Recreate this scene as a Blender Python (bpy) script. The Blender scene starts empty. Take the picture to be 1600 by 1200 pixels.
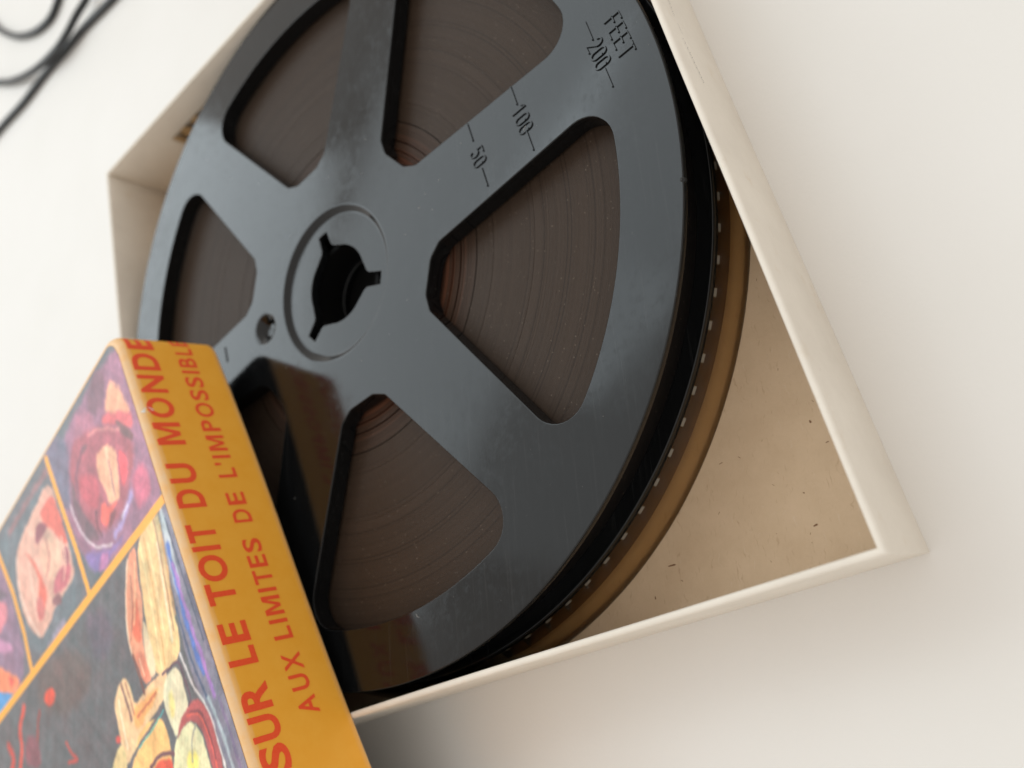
import bpy, bmesh, math, random
import numpy as np
from mathutils import Vector, Matrix
random.seed(4); rng = np.random.default_rng(4)
sc = bpy.context.scene
MM = 0.001
TABLE = -14.0                                   # table top, in mm below the reel's upper face
def W(x, y, z): return Vector((x*MM, y*MM, (z-TABLE)*MM))   # working millimetres -> world metres

# ------------------------------------------------------------------ camera
cd = bpy.data.cameras.new('camera'); cam = bpy.data.objects.new('camera', cd); sc.collection.objects.link(cam)
sc.camera = cam
R = Matrix(((0.0889, 0.7726, -0.6286), (0.9643, -0.2249, -0.1400), (-0.2496, -0.5937, -0.7650)))
right = Vector(R[0]).normalized(); fwd = Vector(R[2]).normalized(); up = right.cross(fwd).normalized(); right = fwd.cross(up)
m = Matrix((right, up, -fwd)).transposed().to_4x4(); m.translation = W(53.08, 100.92, 84.88)
cam.matrix_world = m
cd.sensor_width = 36; cd.lens = 29.73; cd.clip_start = 0.002; cd.clip_end = 20
cd.dof.use_dof = True; cd.dof.focus_distance = 0.102; cd.dof.aperture_fstop = 20.0

# ------------------------------------------------------------------ light: an indoor room with an unseen window far to the left
w = bpy.data.worlds.new('World'); sc.world = w; w.use_nodes = True
bg = w.node_tree.nodes['Background']; bg.inputs[0].default_value = (1.0, 0.95, 0.89, 1); bg.inputs[1].default_value = 0.86
def light_panel(name, az, el, dist, sx, sy, rad, col):
    l = bpy.data.lights.new(name, 'AREA'); l.shape = 'RECTANGLE'; l.size = sx; l.size_y = sy; l.color = col
    l.energy = rad * math.pi * sx * sy
    o = bpy.data.objects.new(name, l); sc.collection.objects.link(o)
    a, e = math.radians(az), math.radians(el)
    d = Vector((math.cos(e)*math.cos(a), math.cos(e)*math.sin(a), math.sin(e)))
    o.location = d*dist; o.rotation_euler = (-d).to_track_quat('-Z', 'Y').to_euler()
    return o
COOL = (0.80, 0.93, 1.0)
# unseen window, built as panels shaped for the reel's reflection, with a dark gap
light_panel('unseen_window_panel', -107.5, 30, 1.5, .92, .34, 2.95, COOL)
light_panel('unseen_window_panel', -123, 44, 1.5, 1.75, .38, 2.2, COOL)
light_panel('unseen_window_panel', -144, 54.5, 1.5, .92, .38, 1.9, COOL)
light_panel('unseen_window_panel', -110, 56.5, 1.5, .60, .30, .6, COOL)
sc.view_settings.view_transform = 'Standard'; sc.view_settings.look = 'None'
sc.view_settings.exposure = 0.0; sc.view_settings.gamma = 1.0
sc.cycles.max_bounces = 10; sc.cycles.use_denoising = True

# ------------------------------------------------------------------ helpers
def srgb(r, g, b):
    f = lambda c: c/12.92 if c <= .04045 else ((c+.055)/1.055)**2.4
    return (f(r/255), f(g/255), f(b/255), 1)
def obj(name, me, mat, parent=None):
    o = bpy.data.objects.new(name, me); sc.collection.objects.link(o)
    if mat: me.materials.clear(); me.materials.append(mat)
    if parent:
        o.parent = parent; o.matrix_parent_inverse = Matrix.Translation(-parent.location)
    return o
def mesh(name, V, F, smooth=False):
    me = bpy.data.meshes.new(name); me.from_pydata([W(*v) for v in V], [], F); me.update()
    if smooth: me.polygons.foreach_set('use_smooth', [True]*len(me.polygons))
    return me
def thing(name, label, cat, loc):
    o = bpy.data.objects.new(name, None); sc.collection.objects.link(o); o.location = loc
    o.empty_display_size = .01; o['label'] = label; o['category'] = cat
    return o
def lathe(prof, n=192, closed=False):
    V, F = [], []
    for r, z in prof:
        for i in range(n):
            a = 2*math.pi*i/n; V.append((r*math.cos(a), r*math.sin(a), z))
    k = len(prof)
    for j in range(k if closed else k-1):
        for i in range(n):
            a, b = j*n+i, j*n+(i+1) % n; c, d = ((j+1) % k)*n+(i+1) % n, ((j+1) % k)*n+i
            F.append((a, b, c, d))
    return V, F
def recalc(me):
    bm = bmesh.new(); bm.from_mesh(me); bmesh.ops.remove_doubles(bm, verts=bm.verts, dist=1e-7)
    bmesh.ops.recalc_face_normals(bm, faces=bm.faces); bm.to_mesh(me); bm.free()
def auto_smooth(me, deg=35):
    bm = bmesh.new(); bm.from_mesh(me)
    for f in bm.faces: f.smooth = True
    for e in bm.edges:
        if len(e.link_faces) != 2 or e.calc_face_angle(0) > math.radians(deg): e.smooth = False
    bm.to_mesh(me); bm.free()
def curve_plate(splines, ztop, thick, bev=0.18, res=2):
    """flat plate with holes: closed outlines in mm, rounded edges"""
    cu = bpy.data.curves.new('plate', 'CURVE'); cu.dimensions = '2D'; cu.fill_mode = 'BOTH'
    for pts in splines:
        s = cu.splines.new('POLY'); s.points.add(len(pts)-1); s.use_cyclic_u = True
        for p, q in zip(s.points, pts): p.co = (q[0], q[1], 0, 1)
    cu.extrude = thick/2-bev; cu.bevel_depth = bev; cu.bevel_resolution = res; cu.offset = -bev
    o = bpy.data.objects.new('plate', cu); sc.collection.objects.link(o)
    dg = bpy.context.evaluated_depsgraph_get(); dg.update()
    me = bpy.data.meshes.new_from_object(o.evaluated_get(dg)); bpy.data.objects.remove(o); bpy.data.curves.remove(cu)
    for v in me.vertices: v.co = W(v.co.x, v.co.y, v.co.z+ztop-thick/2)
    recalc(me); auto_smooth(me, 75)
    for p in me.polygons:
        if abs(p.normal.z) > .9999: p.use_smooth = False
    return me
def circle(r, n=256, cx=0, cy=0): return [(cx+r*math.cos(2*math.pi*i/n), cy+r*math.sin(2*math.pi*i/n)) for i in range(n)]
def fillet(poly, rad, n=8):
    out = []
    N = len(poly)
    for i in range(N):
        P, A, B = Vector(poly[i]), Vector(poly[i-1]), Vector(poly[(i+1) % N]); r = rad[i]
        if r <= 0: out.append(tuple(P)); continue
        a, b = (A-P).normalized(), (B-P).normalized(); ang = a.angle(b)
        t = r/math.tan(ang/2); t = min(t, .48*(A-P).length, .48*(B-P).length) if r < 3 else t; r = t*math.tan(ang/2)
        c = P+(a+b).normalized()*(r/math.sin(ang/2)); s, e = P+a*t-c, P+b*t-c
        sa, ea = math.atan2(s.y, s.x), math.atan2(e.y, e.x); d = (ea-sa+math.pi) % (2*math.pi)-math.pi
        for k in range(n+1): out.append((c.x+r*math.cos(sa+d*k/n), c.y+r*math.sin(sa+d*k/n)))
    return out
def ribbon(path, half, height, z0, frame=None):
    """raised ridge of trapezoid section swept along a polyline of 2D points"""
    V, F = [], []
    n = len(path)
    for i, p in enumerate(path):
        a = Vector(path[max(i-1, 0)]); b = Vector(path[min(i+1, n-1)]); d = (b-a).normalized(); nn = Vector((-d.y, d.x)); P = Vector(p)
        if i == 0: P = P-d*half*.6
        if i == n-1: P = P+d*half*.6
        for w_, h_ in ((-1, 0), (-.55, 1), (.55, 1), (1, 0)):
            q = P+nn*half*w_; V.append((q.x, q.y, z0+height*h_-(.05 if h_ == 0 else 0)))
    for i in range(n-1):
        for k in range(3): F.append((4*i+k, 4*i+k+1, 4*i+5+k, 4*i+4+k))
    F.append((0, 1, 2, 3)); F.append((4*n-1, 4*n-2, 4*n-3, 4*n-4))
    return V, F
def join(parts):
    V, F = [], []
    for v, f in parts:
        o = len(V); V += v; F += [tuple(i+o for i in q) for q in f]
    return V, F

# ------------------------------------------------------------------ materials
def M(name, base, rough=.5, spec=.5):
    mt = bpy.data.materials.new(name); mt.use_nodes = True; nt = mt.node_tree; b = nt.nodes['Principled BSDF']
    b.inputs['Base Color'].default_value = base; b.inputs['Roughness'].default_value = rough
    b.inputs['Specular IOR Level'].default_value = spec
    return mt, nt, b
def N(nt, t, **kw):
    n = nt.nodes.new(t)
    for k, v in kw.items():
        if k in n.inputs: n.inputs[k].default_value = v
        else: setattr(n, k, v)
    return n
def coord(nt, scale=1000.):           # object/world coordinates in millimetres
    g = nt.nodes.new('ShaderNodeNewGeometry'); v = N(nt, 'ShaderNodeVectorMath', operation='SCALE'); v.inputs['Scale'].default_value = scale
    nt.links.new(g.outputs['Position'], v.inputs[0]); return v.outputs[0]
def noise(nt, vec, scale, detail=4, rough=.55):
    n = N(nt, 'ShaderNodeTexNoise'); n.inputs['Scale'].default_value = scale; n.inputs['Detail'].default_value = detail
    n.inputs['Roughness'].default_value = rough
    nt.links.new(vec, n.inputs['Vector']); return n.outputs['Fac']
def ramp(nt, fac, stops):
    r = nt.nodes.new('ShaderNodeValToRGB'); e = r.color_ramp.elements
    while len(e) < len(stops): e.new(.5)
    for k, (p, c) in zip(e, stops): k.position = p; k.color = c if len(c) == 4 else (*c, 1)
    nt.links.new(fac, r.inputs[0]); return r.outputs[0]
def g(v): return (v, v, v, 1)
def bump(nt, b, h, strength, dist_mm, prev=None):
    n = nt.nodes.new('ShaderNodeBump'); n.inputs['Strength'].default_value = strength; n.inputs['Distance'].default_value = dist_mm*MM
    nt.links.new(h, n.inputs['Height'])
    if prev: nt.links.new(prev, n.inputs['Normal'])
    nt.links.new(n.outputs[0], b.inputs['Normal']); return n.outputs[0]
def stretch(nt, vec, s):
    n = nt.nodes.new('ShaderNodeMapping'); n.inputs['Scale'].default_value = s; nt.links.new(vec, n.inputs['Vector']); return n
def mixc(nt, fac, a, b):
    n = nt.nodes.new('ShaderNodeMix'); n.data_type = 'RGBA'
    for s, v in ((n.inputs[0], fac), (n.inputs[6], a), (n.inputs[7], b)):
        if isinstance(v, (float, int)): s.default_value = v
        elif isinstance(v, tuple): s.default_value = v
        else: nt.links.new(v, s)
    return n.outputs[2]

m_table, nt, b = M('table_laminate', (.82, .80, .77, 1), .42, .4)
c = coord(nt); n1 = noise(nt, c, .03, 3); nt.links.new(ramp(nt, n1, [(.3, (.785, .765, .73)), (.7, (.81, .79, .76))]), b.inputs['Base Color'])
bump(nt, b, noise(nt, c, 1.5, 4), .2, .12)

m_paper, nt, b = M('white_lining_paper', (.74, .69, .61, 1), .6, .35)
c = coord(nt); n1 = noise(nt, c, .12, 5, .6); pc = ramp(nt, n1, [(.3, (.74, .68, .595)), (.7, (.81, .75, .66))])
s1 = noise(nt, c, .22, 6, .7); s2 = noise(nt, c, 1.3, 4, .6)
pc = mixc(nt, ramp(nt, s1, [(.60, g(0)), (.72, g(.35))]), pc, (.66, .54, .39, 1)); pc = mixc(nt, ramp(nt, s2, [(.70, g(0)), (.76, g(.5))]), pc, (.50, .40, .30, 1))
nt.links.new(pc, b.inputs['Base Color'])
x = bump(nt, b, noise(nt, c, .5, 3), .4, .3); bump(nt, b, noise(nt, c, 6, 5, .7), .15, .06, x)

m_board, nt, b = M('grey_brown_cardboard', (.5, .38, .27, 1), .85, .2)
c = coord(nt)
st = stretch(nt, c, (1, 1, 1)); a1 = noise(nt, c, .25, 8, .7); a2 = noise(nt, c, 2.6, 6, .75)
c1 = ramp(nt, a1, [(.25, (.54, .395, .26)), (.5, (.58, .432, .29)), (.75, (.615, .46, .315))])
f1 = ramp(nt, a2, [(.28, g(.35)), (.42, g(1))])
col = mixc(nt, f1, (.52, .37, .26, 1), c1)
# pulp fibres: thin stretched noise in two directions
for rot, s in ((.5, .33), (1.9, .27), (2.7, .3)):
    mp = nt.nodes.new('ShaderNodeMapping'); mp.inputs['Rotation'].default_value = (0, 0, rot); mp.inputs['Scale'].default_value = (.35, 3.2, 1)
    wv = nt.nodes.new('ShaderNodeVectorMath'); wv.operation = 'ADD'; nn = nt.nodes.new('ShaderNodeTexNoise'); nn.inputs['Scale'].default_value = .5
    nt.links.new(c, nn.inputs['Vector']); sc_ = nt.nodes.new('ShaderNodeVectorMath'); sc_.operation = 'SCALE'; sc_.inputs['Scale'].default_value = 2
    nt.links.new(nn.outputs['Color'], sc_.inputs[0]); nt.links.new(c, wv.inputs[0]); nt.links.new(sc_.outputs[0], wv.inputs[1])
    nt.links.new(wv.outputs[0], mp.inputs['Vector'])
    fb = noise(nt, mp.outputs[0], 1.1, 2, .5); fm = ramp(nt, fb, [(.66, g(0)), (.76, g(.30))])
    col = mixc(nt, fm, col, (.30, .17, .09, 1) if rot < 2 else (.66, .54, .42, 1))
nt.links.new(col, b.inputs['Base Color']); x = bump(nt, b, a2, .35, .12)

m_reel, nt, b = M('black_styrene', (.005, .0055, .006, 1), .13, .39)
c = coord(nt)
n1 = noise(nt, c, .18, 5, .6); n5 = noise(nt, c, .9, 6, .7); sm5 = N(nt, 'ShaderNodeMath', operation='ADD')     # handling smudges over the moulded gloss
nt.links.new(ramp(nt, n1, [(.3, g(.065)), (.75, g(.14))]), sm5.inputs[0]); nt.links.new(ramp(nt, n5, [(.5, g(0)), (.75, g(.12))]), sm5.inputs[1]); nt.links.new(sm5.outputs[0], b.inputs['Roughness'])
# faint scuffs and settled dust
v = N(nt, 'ShaderNodeTexVoronoi'); v.inputs['Scale'].default_value = .75; nt.links.new(c, v.inputs['Vector'])
dm = ramp(nt, v.outputs['Distance'], [(.018, g(1)), (.05, g(0))])
mp = nt.nodes.new('ShaderNodeMapping'); mp.inputs['Rotation'].default_value = (0, 0, .9); mp.inputs['Scale'].default_value = (.06, 2.5, 1); nt.links.new(c, mp.inputs['Vector'])
scf = noise(nt, mp.outputs[0], 1.2, 5, .65); sm = ramp(nt, scf, [(.55, g(0)), (.8, g(.05))])
ca = mixc(nt, sm, (.005, .0055, .006, 1), (.3, .3, .3, 1)); dmask = N(nt, 'ShaderNodeMath', operation='MULTIPLY'); nt.links.new(dm, dmask.inputs[0]); nt.links.new(ramp(nt, noise(nt, c, .35, 3), [(.5, g(0)), (.7, g(.9))]), dmask.inputs[1])
cb = mixc(nt, dmask.outputs[0], ca, (.24, .23, .21, 1)); nt.links.new(cb, b.inputs['Base Color'])
x = bump(nt, b, noise(nt, c, .05, 1), .10, .5); bump(nt, b, noise(nt, c, 4, 4), .03, .03, x)

m_core = M('matt_black_core', (.003, .003, .003, 1), .75, .12)[0]
m_film, nt, b = M('wound_film_edges', (.05, .03, .022, 1), .44, .16)
at = nt.nodes.new('ShaderNodeAttribute'); at.attribute_name = 'Col'
c = coord(nt); v = N(nt, 'ShaderNodeTexVoronoi'); v.inputs['Scale'].default_value = 1.9; nt.links.new(c, v.inputs['Vector'])
dm = ramp(nt, v.outputs['Distance'], [(.05, g(.8)), (.12, g(0))]); n1 = noise(nt, c, 2.2, 6, .8)
vc = N(nt, 'ShaderNodeSeparateColor'); nt.links.new(v.outputs['Color'], vc.inputs[0]); gt = N(nt, 'ShaderNodeMath', operation='GREATER_THAN'); gt.inputs[1].default_value = .7
nt.links.new(vc.outputs[0], gt.inputs[0]); mu = N(nt, 'ShaderNodeMath', operation='MULTIPLY'); nt.links.new(gt.outputs[0], mu.inputs[0]); nt.links.new(dm, mu.inputs[1])
sp = mixc(nt, mu.outputs[0], at.outputs['Color'], (.42, .34, .27, 1)); nt.links.new(sp, b.inputs['Base Color'])
nt.links.new(ramp(nt, n1, [(.3, g(.34)), (.7, g(.52))]), b.inputs['Roughness']); bump(nt, b, n1, .7, .08)

m_leader, nt, b = M('amber_leader', (.62, .36, .13, 1), .22, .5)
b.inputs['Alpha'].default_value = 1.0
tr = nt.nodes.new('ShaderNodeBsdfTransparent'); tr.inputs[0].default_value = (.98, .91, .79, 1)
df = nt.nodes.new('ShaderNodeBsdfTranslucent'); df.inputs[0].default_value = (.60, .43, .24, 1)
ms = nt.nodes.new('ShaderNodeMixShader'); ms.inputs[0].default_value = .10
gl = nt.nodes.new('ShaderNodeBsdfGlossy'); gl.inputs['Roughness'].default_value = .2; fr = nt.nodes.new('ShaderNodeFresnel'); fr.inputs[0].default_value = 1.25
ms2 = nt.nodes.new('ShaderNodeMixShader')
nt.links.new(tr.outputs[0], ms.inputs[1]); nt.links.new(df.outputs[0], ms.inputs[2]); nt.links.new(fr.outputs[0], ms2.inputs[0])
nt.links.new(ms.outputs[0], ms2.inputs[1]); nt.links.new(gl.outputs[0], ms2.inputs[2]); nt.links.new(ms2.outputs[0], nt.nodes['Material Output'].inputs['Surface'])

ORANGE = (.78, .33, .04, 1)
m_lid, nt, b = M('orange_printed_paper', ORANGE, .42, .45)
at = nt.nodes.new('ShaderNodeAttribute'); at.attribute_name = 'Col'; c = coord(nt)
n1 = noise(nt, c, .35, 6, .65); n2 = noise(nt, c, 2.2, 5, .7)
wear = N(nt, 'ShaderNodeMath', operation='MULTIPLY'); nt.links.new(at.outputs['Fac'], wear.inputs[0]); nt.links.new(ramp(nt, n1, [(.3, g(.55)), (.62, g(1))]), wear.inputs[1])
oc = ramp(nt, n1, [(.3, (.95, .43, .038)), (.7, (.98, .475, .055))])
col = mixc(nt, wear.outputs[0], oc, (.86, .60, .36, 1)); nt.links.new(col, b.inputs['Base Color']); bump(nt, b, n2, .18, .08)
m_red, nt, b = M('red_ink', (.66, .085, .025, 1), .42, .45)
c = coord(nt); n1 = noise(nt, c, 3, 5, .7); nt.links.new(ramp(nt, n1, [(.3, (.92, .085, .024)), (.7, (.96, .12, .04))]), b.inputs['Base Color'])
m_art, nt, b = M('printed_picture', (.5, .5, .5, 1), .40, .5)
at = nt.nodes.new('ShaderNodeAttribute'); at.attribute_name = 'Col'; nt.links.new(at.outputs['Color'], b.inputs['Base Color'])
c = coord(nt); bump(nt, b, noise(nt, c, 2.0, 5, .7), .15, .08)
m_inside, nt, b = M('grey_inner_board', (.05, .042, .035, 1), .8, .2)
m_worn = M('bare_white_paper_core', (.85, .82, .76, 1), .8, .2)[0]
m_cable, nt, b = M('black_rubber_cable', (.018, .019, .021, 1), .38, .5)
c = coord(nt); bump(nt, b, noise(nt, c, 2, 3), .2, .1)
m_pencil = M('graphite', (.20, .19, .19, 1), .5, .4)[0]
m_fleck = M('dark_fibre', (.20, .11, .06, 1), .8, .2)[0]
m_shade_strip = m_leader.copy(); m_shade_strip.name = 'dark_shade_strip'  # darker copy of the leader, for the strip that imitates the flange's shadow
for n_ in m_shade_strip.node_tree.nodes:
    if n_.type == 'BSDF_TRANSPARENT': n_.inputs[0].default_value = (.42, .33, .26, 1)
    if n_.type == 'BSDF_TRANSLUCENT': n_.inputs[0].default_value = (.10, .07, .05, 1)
m_glint = M('pale_glint', (.27, .235, .19, 1), .5, .3)[0]  # glint colour for the tabs behind the perforations
m_dust = M('pale_lint', (.62, .60, .57, 1), .9, .1)[0]

LIFT = 0.0; HAZE = -.03; ARTGAIN = 1.12  # HAZE below zero paints the gloss sheen's haze into the picture colours
CHIPS = [(35.8, 68.3, 0.45, 0.35, 0.3), (47.6, 66.8, 0.7, 0.3, 1.9), (50.3, 47.9, 1.4, 0.3, 1.7), (38.7, 56.5, 0.7, 0.12, 1.9), (38.4, 59.0, 0.5, 0.1, 0.9), (52.3, 49.0, 0.4, 0.15, 1), (54.1, 44.9, 0.5, 0.25, 0), (43.8, 66.1, 0.3, 0.2, 1), (38.5, 69.8, 0.5, 0.15, 1.8)]
ART = [
(0,(150,108,128),1,0,[(-0.6,0.7),(6.2,-2.9),(30.0,0.1),(28.9,10.6),(28.1,28.8),(1.0,33.7)]),
(0,(112,106,124),1.5,0,[(-5.0,35.2),(-0.1,26.4),(3.9,24.6),(9.4,28.1),(13.7,29.5),(10.3,32.8)]),
(0,(120,88,100),1.2,0,[(-1.1,8.8),(2.6,6.6),(5.8,10.9),(5.3,13.4),(2.5,15.5),(-0.4,12.2)]),
(0,(165,112,130),1.2,0,[(0.1,18.6),(5.6,13.0),(8.4,16.3),(4.9,23.1)]),
(0,(226,168,138),0.8,0,[(3.8,5.4),(7.9,3.4),(12.1,2.5),(12.3,4.2),(7.5,10.0),(4.9,8.6)]),
(0,(208,108,112),0.8,0,[(6.5,11.4),(12.2,2.3),(15.5,3.2),(11.4,7.1),(8.3,11.9)]),
(0,(160,92,102),1.2,0,[(3.5,23.2),(6.9,13.9),(13.0,5.4),(18.0,4.3),(21.0,7.8),(23.9,13.2),(23.5,21.6),(16.4,27.2),(8.5,27.5)]),
(0,(118,82,84),0.5,0,[(9.9,8.0),(12.8,5.3),(16.0,3.5),(16.5,4.8),(13.0,7.3)]),
(0,(105,78,84),0.7,0,[(6.9,20.3),(7.6,17.8),(8.4,19.6),(7.7,21.4)]),
(0,(224,172,142),0.6,0,[(11.1,16.5),(11.0,13.7),(13.6,10.3),(16.4,10.5),(19.2,11.8),(21.9,12.7),(20.7,16.5),(17.9,16.7),(13.8,17.7)]),
(1,(236,190,160),0.4,0.9,[(12.2,13.0),(16.0,13.5),(19.9,14.4)]),
(0,(208,92,100),0.5,0,[(14.6,9.3),(17.3,7.4),(20.3,8.8),(20.8,11.2),(18.3,10.7)]),
(0,(150,86,92),0.6,0,[(15.5,6.2),(18.0,5.3),(20.2,7.2),(19.1,8.0)]),
(0,(175,88,98),0.8,0,[(9.8,24.6),(13.2,18.5),(17.6,18.4),(18.8,21.4),(14.1,24.9)]),
(0,(110,84,92),1,0,[(8.6,26.4),(14.4,26.3),(18.8,24.3),(23.6,21.7),(22.1,25.9),(17.3,28.1),(12.3,28.7)]),
(0,(214,104,94),0.5,0,[(18.2,18.8),(20.8,16.6),(21.7,13.4),(22.0,16.3),(23.2,19.2),(21.2,20.7)]),
(0,(120,70,76),0.4,0,[(21.5,17.0),(22.6,14.5),(23.5,16.7),(23.8,19.1)]),
(1,(206,188,196),0.35,0.55,[(12.5,29.4),(17.1,28.6),(20.9,26.8),(24.0,24.1),(26.1,19.2)]),
(1,(172,152,194),0.7,1.1,[(25.7,17.5),(24.8,12.8),(23.2,9.2)]),
(1,(205,195,215),0.5,0.6,[(24.4,13.6),(24.0,11.2)]),
(0,(132,112,162),1,0,[(21.4,29.5),(26.5,20.8),(27.3,13.3),(27.9,27.2)]),
(0,(180,122,162),0.7,0,[(25.4,23.9),(26.6,20.3),(28.2,22.4),(28.0,25.6)]),
(0,(185,105,125),1,0,[(20.5,7.7),(21.2,3.1),(26.9,3.2),(26.5,9.1)]),
(0,(104,110,116),0.4,0,[(1.0,33.7),(28.2,30.8),(28.7,59.4),(2.2,64.3),(0.0,63.0)]),
(1,(136,104,106),0.9,1.4,[(1.8,35.2),(1.5,44.5),(1.7,56.0)]),
(0,(212,168,152),0.5,0,[(11.2,57.1),(6.8,55.2),(5.2,49.4),(4.2,40.8),(3.5,36.2),(6.3,33.9),(14.8,34.0),(19.9,33.4),(23.5,33.9),(23.8,39.6),(24.0,44.2),(25.7,49.2),(25.6,52.6),(21.9,55.9),(16.7,57.9)]),
(0,(206,110,98),0.5,0,[(6.2,41.4),(6.3,34.6),(12.3,33.8),(17.7,33.3),(16.1,36.1),(12.9,37.4),(9.1,41.1)]),
(0,(140,84,92),0.4,0,[(7.0,43.6),(10.3,39.1),(10.6,42.6),(11.0,45.0),(9.5,46.2)]),
(0,(226,184,162),0.5,0,[(12.0,45.6),(11.8,39.3),(15.1,36.8),(18.4,36.9),(19.9,40.4),(20.2,42.5),(16.4,45.6)]),
(0,(206,114,100),0.5,0,[(8.6,51.4),(12.7,48.9),(16.5,47.7),(20.3,50.7),(22.7,49.4),(20.8,45.5),(15.9,46.6),(11.4,48.8)]),
(0,(186,108,116),0.6,0,[(18.9,41.0),(20.6,33.9),(23.2,36.1),(22.8,40.9),(21.9,43.6)]),
(0,(196,120,116),0.5,0,[(18.8,51.2),(19.4,48.1),(23.1,48.3),(23.2,51.8)]),
(0,(150,90,100),0.5,0,[(16.5,35.7),(18.0,34.1),(20.7,34.5),(20.0,36.6)]),
(1,(226,200,186),0.35,0.6,[(7.8,55.1),(12.3,57.4),(18.9,56.2),(24.8,52.8)]),
(1,(150,142,160),1,1.5,[(28.0,42.2),(28.5,49.7)]),
(0,(136,92,96),0.5,0,[(21.8,44.8),(22.9,40.6),(24.6,40.8),(24.0,44.2)]),
(0,(138,112,132),0.5,0,[(-21.3,75.1),(3.0,62.8),(28.7,59.4),(29.3,80.4),(28.8,118.4)]),
(0,(204,130,140),0.7,0,[(8.2,70.0),(12.9,63.9),(15.2,65.3),(15.9,72.5)]),
(0,(110,95,105),0.8,0,[(6.1,68.7),(11.4,62.2),(11.1,66.0),(8.2,70.0)]),
(0,(190,140,170),0.8,0,[(14.6,73.7),(19.9,65.8),(22.0,65.5),(17.2,75.3)]),
(0,(228,140,104),0.7,0,[(20.1,74.9),(23.9,69.7),(27.8,64.5),(28.7,69.6),(24.7,77.7)]),
(0,(205,90,80),0.6,0,[(24.1,70.6),(26.4,67.4),(27.2,70.2)]),
(0,(92,152,204),0.5,0,[(23.7,79.1),(27.3,71.0),(29.2,69.1),(29.3,75.2),(27.6,81.4)]),
(0,(92,91,94),0.3,0,[(29.0,3.4),(29.0,25.1),(29.5,78.5),(31.6,130.2),(77.0,58.4),(90.7,3.9),(69.4,0.2),(52.0,0.4)]),
(0,(98,86,84),2,0,[(29.1,56.1),(33.5,39.5),(41.0,35.6),(42.1,47.9),(35.6,60.1)]),
(0,(96,88,98),2,0,[(30.3,34.5),(33.9,25.5),(39.9,26.7),(39.4,34.5)]),
(1,(206,78,62),0.5,1.3,[(32.5,65.9),(34.9,70.3),(38.5,70.3),(42.1,74.7)]),
(1,(190,70,60),0.6,1.6,[(35.3,76.6),(39.0,75.0),(41.3,81.7)]),
(0,(206,82,62),0.4,0,[(34.1,55.1),(34.9,52.3),(36.9,51.6),(37.6,54.6),(35.3,57.2)]),
(1,(150,66,60),0.5,0.8,[(35.9,59.6),(39.1,62.9),(43.3,64.1)]),
(1,(180,74,66),0.4,0.6,[(45.0,51.6),(47.4,50.6),(49.2,48.2),(48.2,52.4)]),
(0,(120,76,84),1,0,[(37.0,68.0),(39.4,62.4),(44.7,63.6),(41.8,70.9)]),
(0,(214,148,120),0.35,0,[(30.4,15.6),(30.2,12.2),(34.6,14.1),(39.4,15.2),(43.1,18.1),(47.1,18.3),(49.3,18.3),(49.2,20.6),(45.7,21.2),(43.0,22.5),(39.7,21.6),(35.1,19.2)]),
(1,(232,206,182),0.25,0.4,[(30.9,15.9),(35.1,19.2),(40.1,21.9),(43.4,22.2)]),
(0,(206,110,84),0.4,0,[(37.6,18.5),(36.8,16.0),(39.6,16.8),(43.1,18.1),(43.0,20.0),(40.4,20.3)]),
(1,(240,190,150),0.25,0.35,[(32.4,14.1),(36.6,16.4),(40.0,19.1)]),
(0,(226,192,142),0.3,0,[(29.7,11.6),(29.6,3.5),(37.6,5.2),(43.6,7.3),(49.2,7.9),(50.3,10.4),(49.9,12.8),(50.3,15.3),(48.1,17.1),(43.6,16.1),(37.6,14.5)]),
(0,(198,172,132),0.6,0,[(29.8,6.0),(30.1,3.4),(37.6,5.2),(41.9,6.7),(38.7,6.8)]),
(1,(244,216,166),0.25,0.5,[(31.0,11.0),(38.8,12.4),(45.2,13.8),(49.5,14.8)]),
(1,(206,160,110),0.25,0.3,[(31.2,9.6),(38.6,10.9),(45.0,12.3),(49.3,13.7)]),
(1,(240,222,190),0.3,0.5,[(33.7,6.3),(41.0,8.3),(47.3,9.8)]),
(0,(222,200,168),0.4,0,[(40.4,16.3),(42.9,15.6),(49.0,16.3),(49.1,18.7),(45.0,18.4)]),
(0,(124,120,134),0.35,0,[(29.1,3.2),(29.0,0.8),(31.5,-0.2),(36.8,-0.2),(43.7,0.1),(51.3,-0.1),(57.9,-0.7),(65.0,-1.0),(69.8,-0.9),(77.9,-1.7),(79.5,2.7),(70.7,5.4),(66.4,5.8),(60.0,6.1),(55.1,7.3),(50.4,7.5),(44.1,6.3),(37.6,5.2)]),
(0,(182,188,192),0.4,0,[(29.4,3.0),(30.9,2.1),(38.9,2.9),(43.3,4.1),(42.6,5.3),(36.8,4.7)]),
(1,(88,112,174),0.5,1,[(35.5,3.8),(40.2,4.2),(45.8,4.9),(50.9,4.9),(54.6,4.5)]),
(1,(160,120,178),0.5,0.8,[(38.3,3.9),(47.2,4.1),(54.5,3.6),(58.2,3.7)]),
(1,(70,80,104),0.3,0.45,[(44.1,6.3),(50.3,6.6),(55.2,6.1),(58.9,5.0)]),
(1,(196,196,206),0.5,0.5,[(32.1,0.2),(42.9,0.4),(52.0,0.4),(57.7,-0.1)]),
(1,(96,92,108),0.5,0.7,[(41.6,1.7),(50.5,1.4),(58.5,0.9),(66.1,0.4),(71.0,0.3)]),
(1,(208,202,200),0.3,0.5,[(50.0,8.9),(53.6,8.3),(55.7,7.7),(58.4,6.2),(62.1,5.9),(66.8,6.1),(70.3,6.5)]),
(1,(170,178,184),0.35,0.7,[(58.0,5.1),(62.7,4.4),(67.0,4.3),(71.0,4.5)]),
(1,(120,106,134),0.4,0.5,[(59.0,2.7),(64.3,2.5),(70.1,2.8)]),
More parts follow.
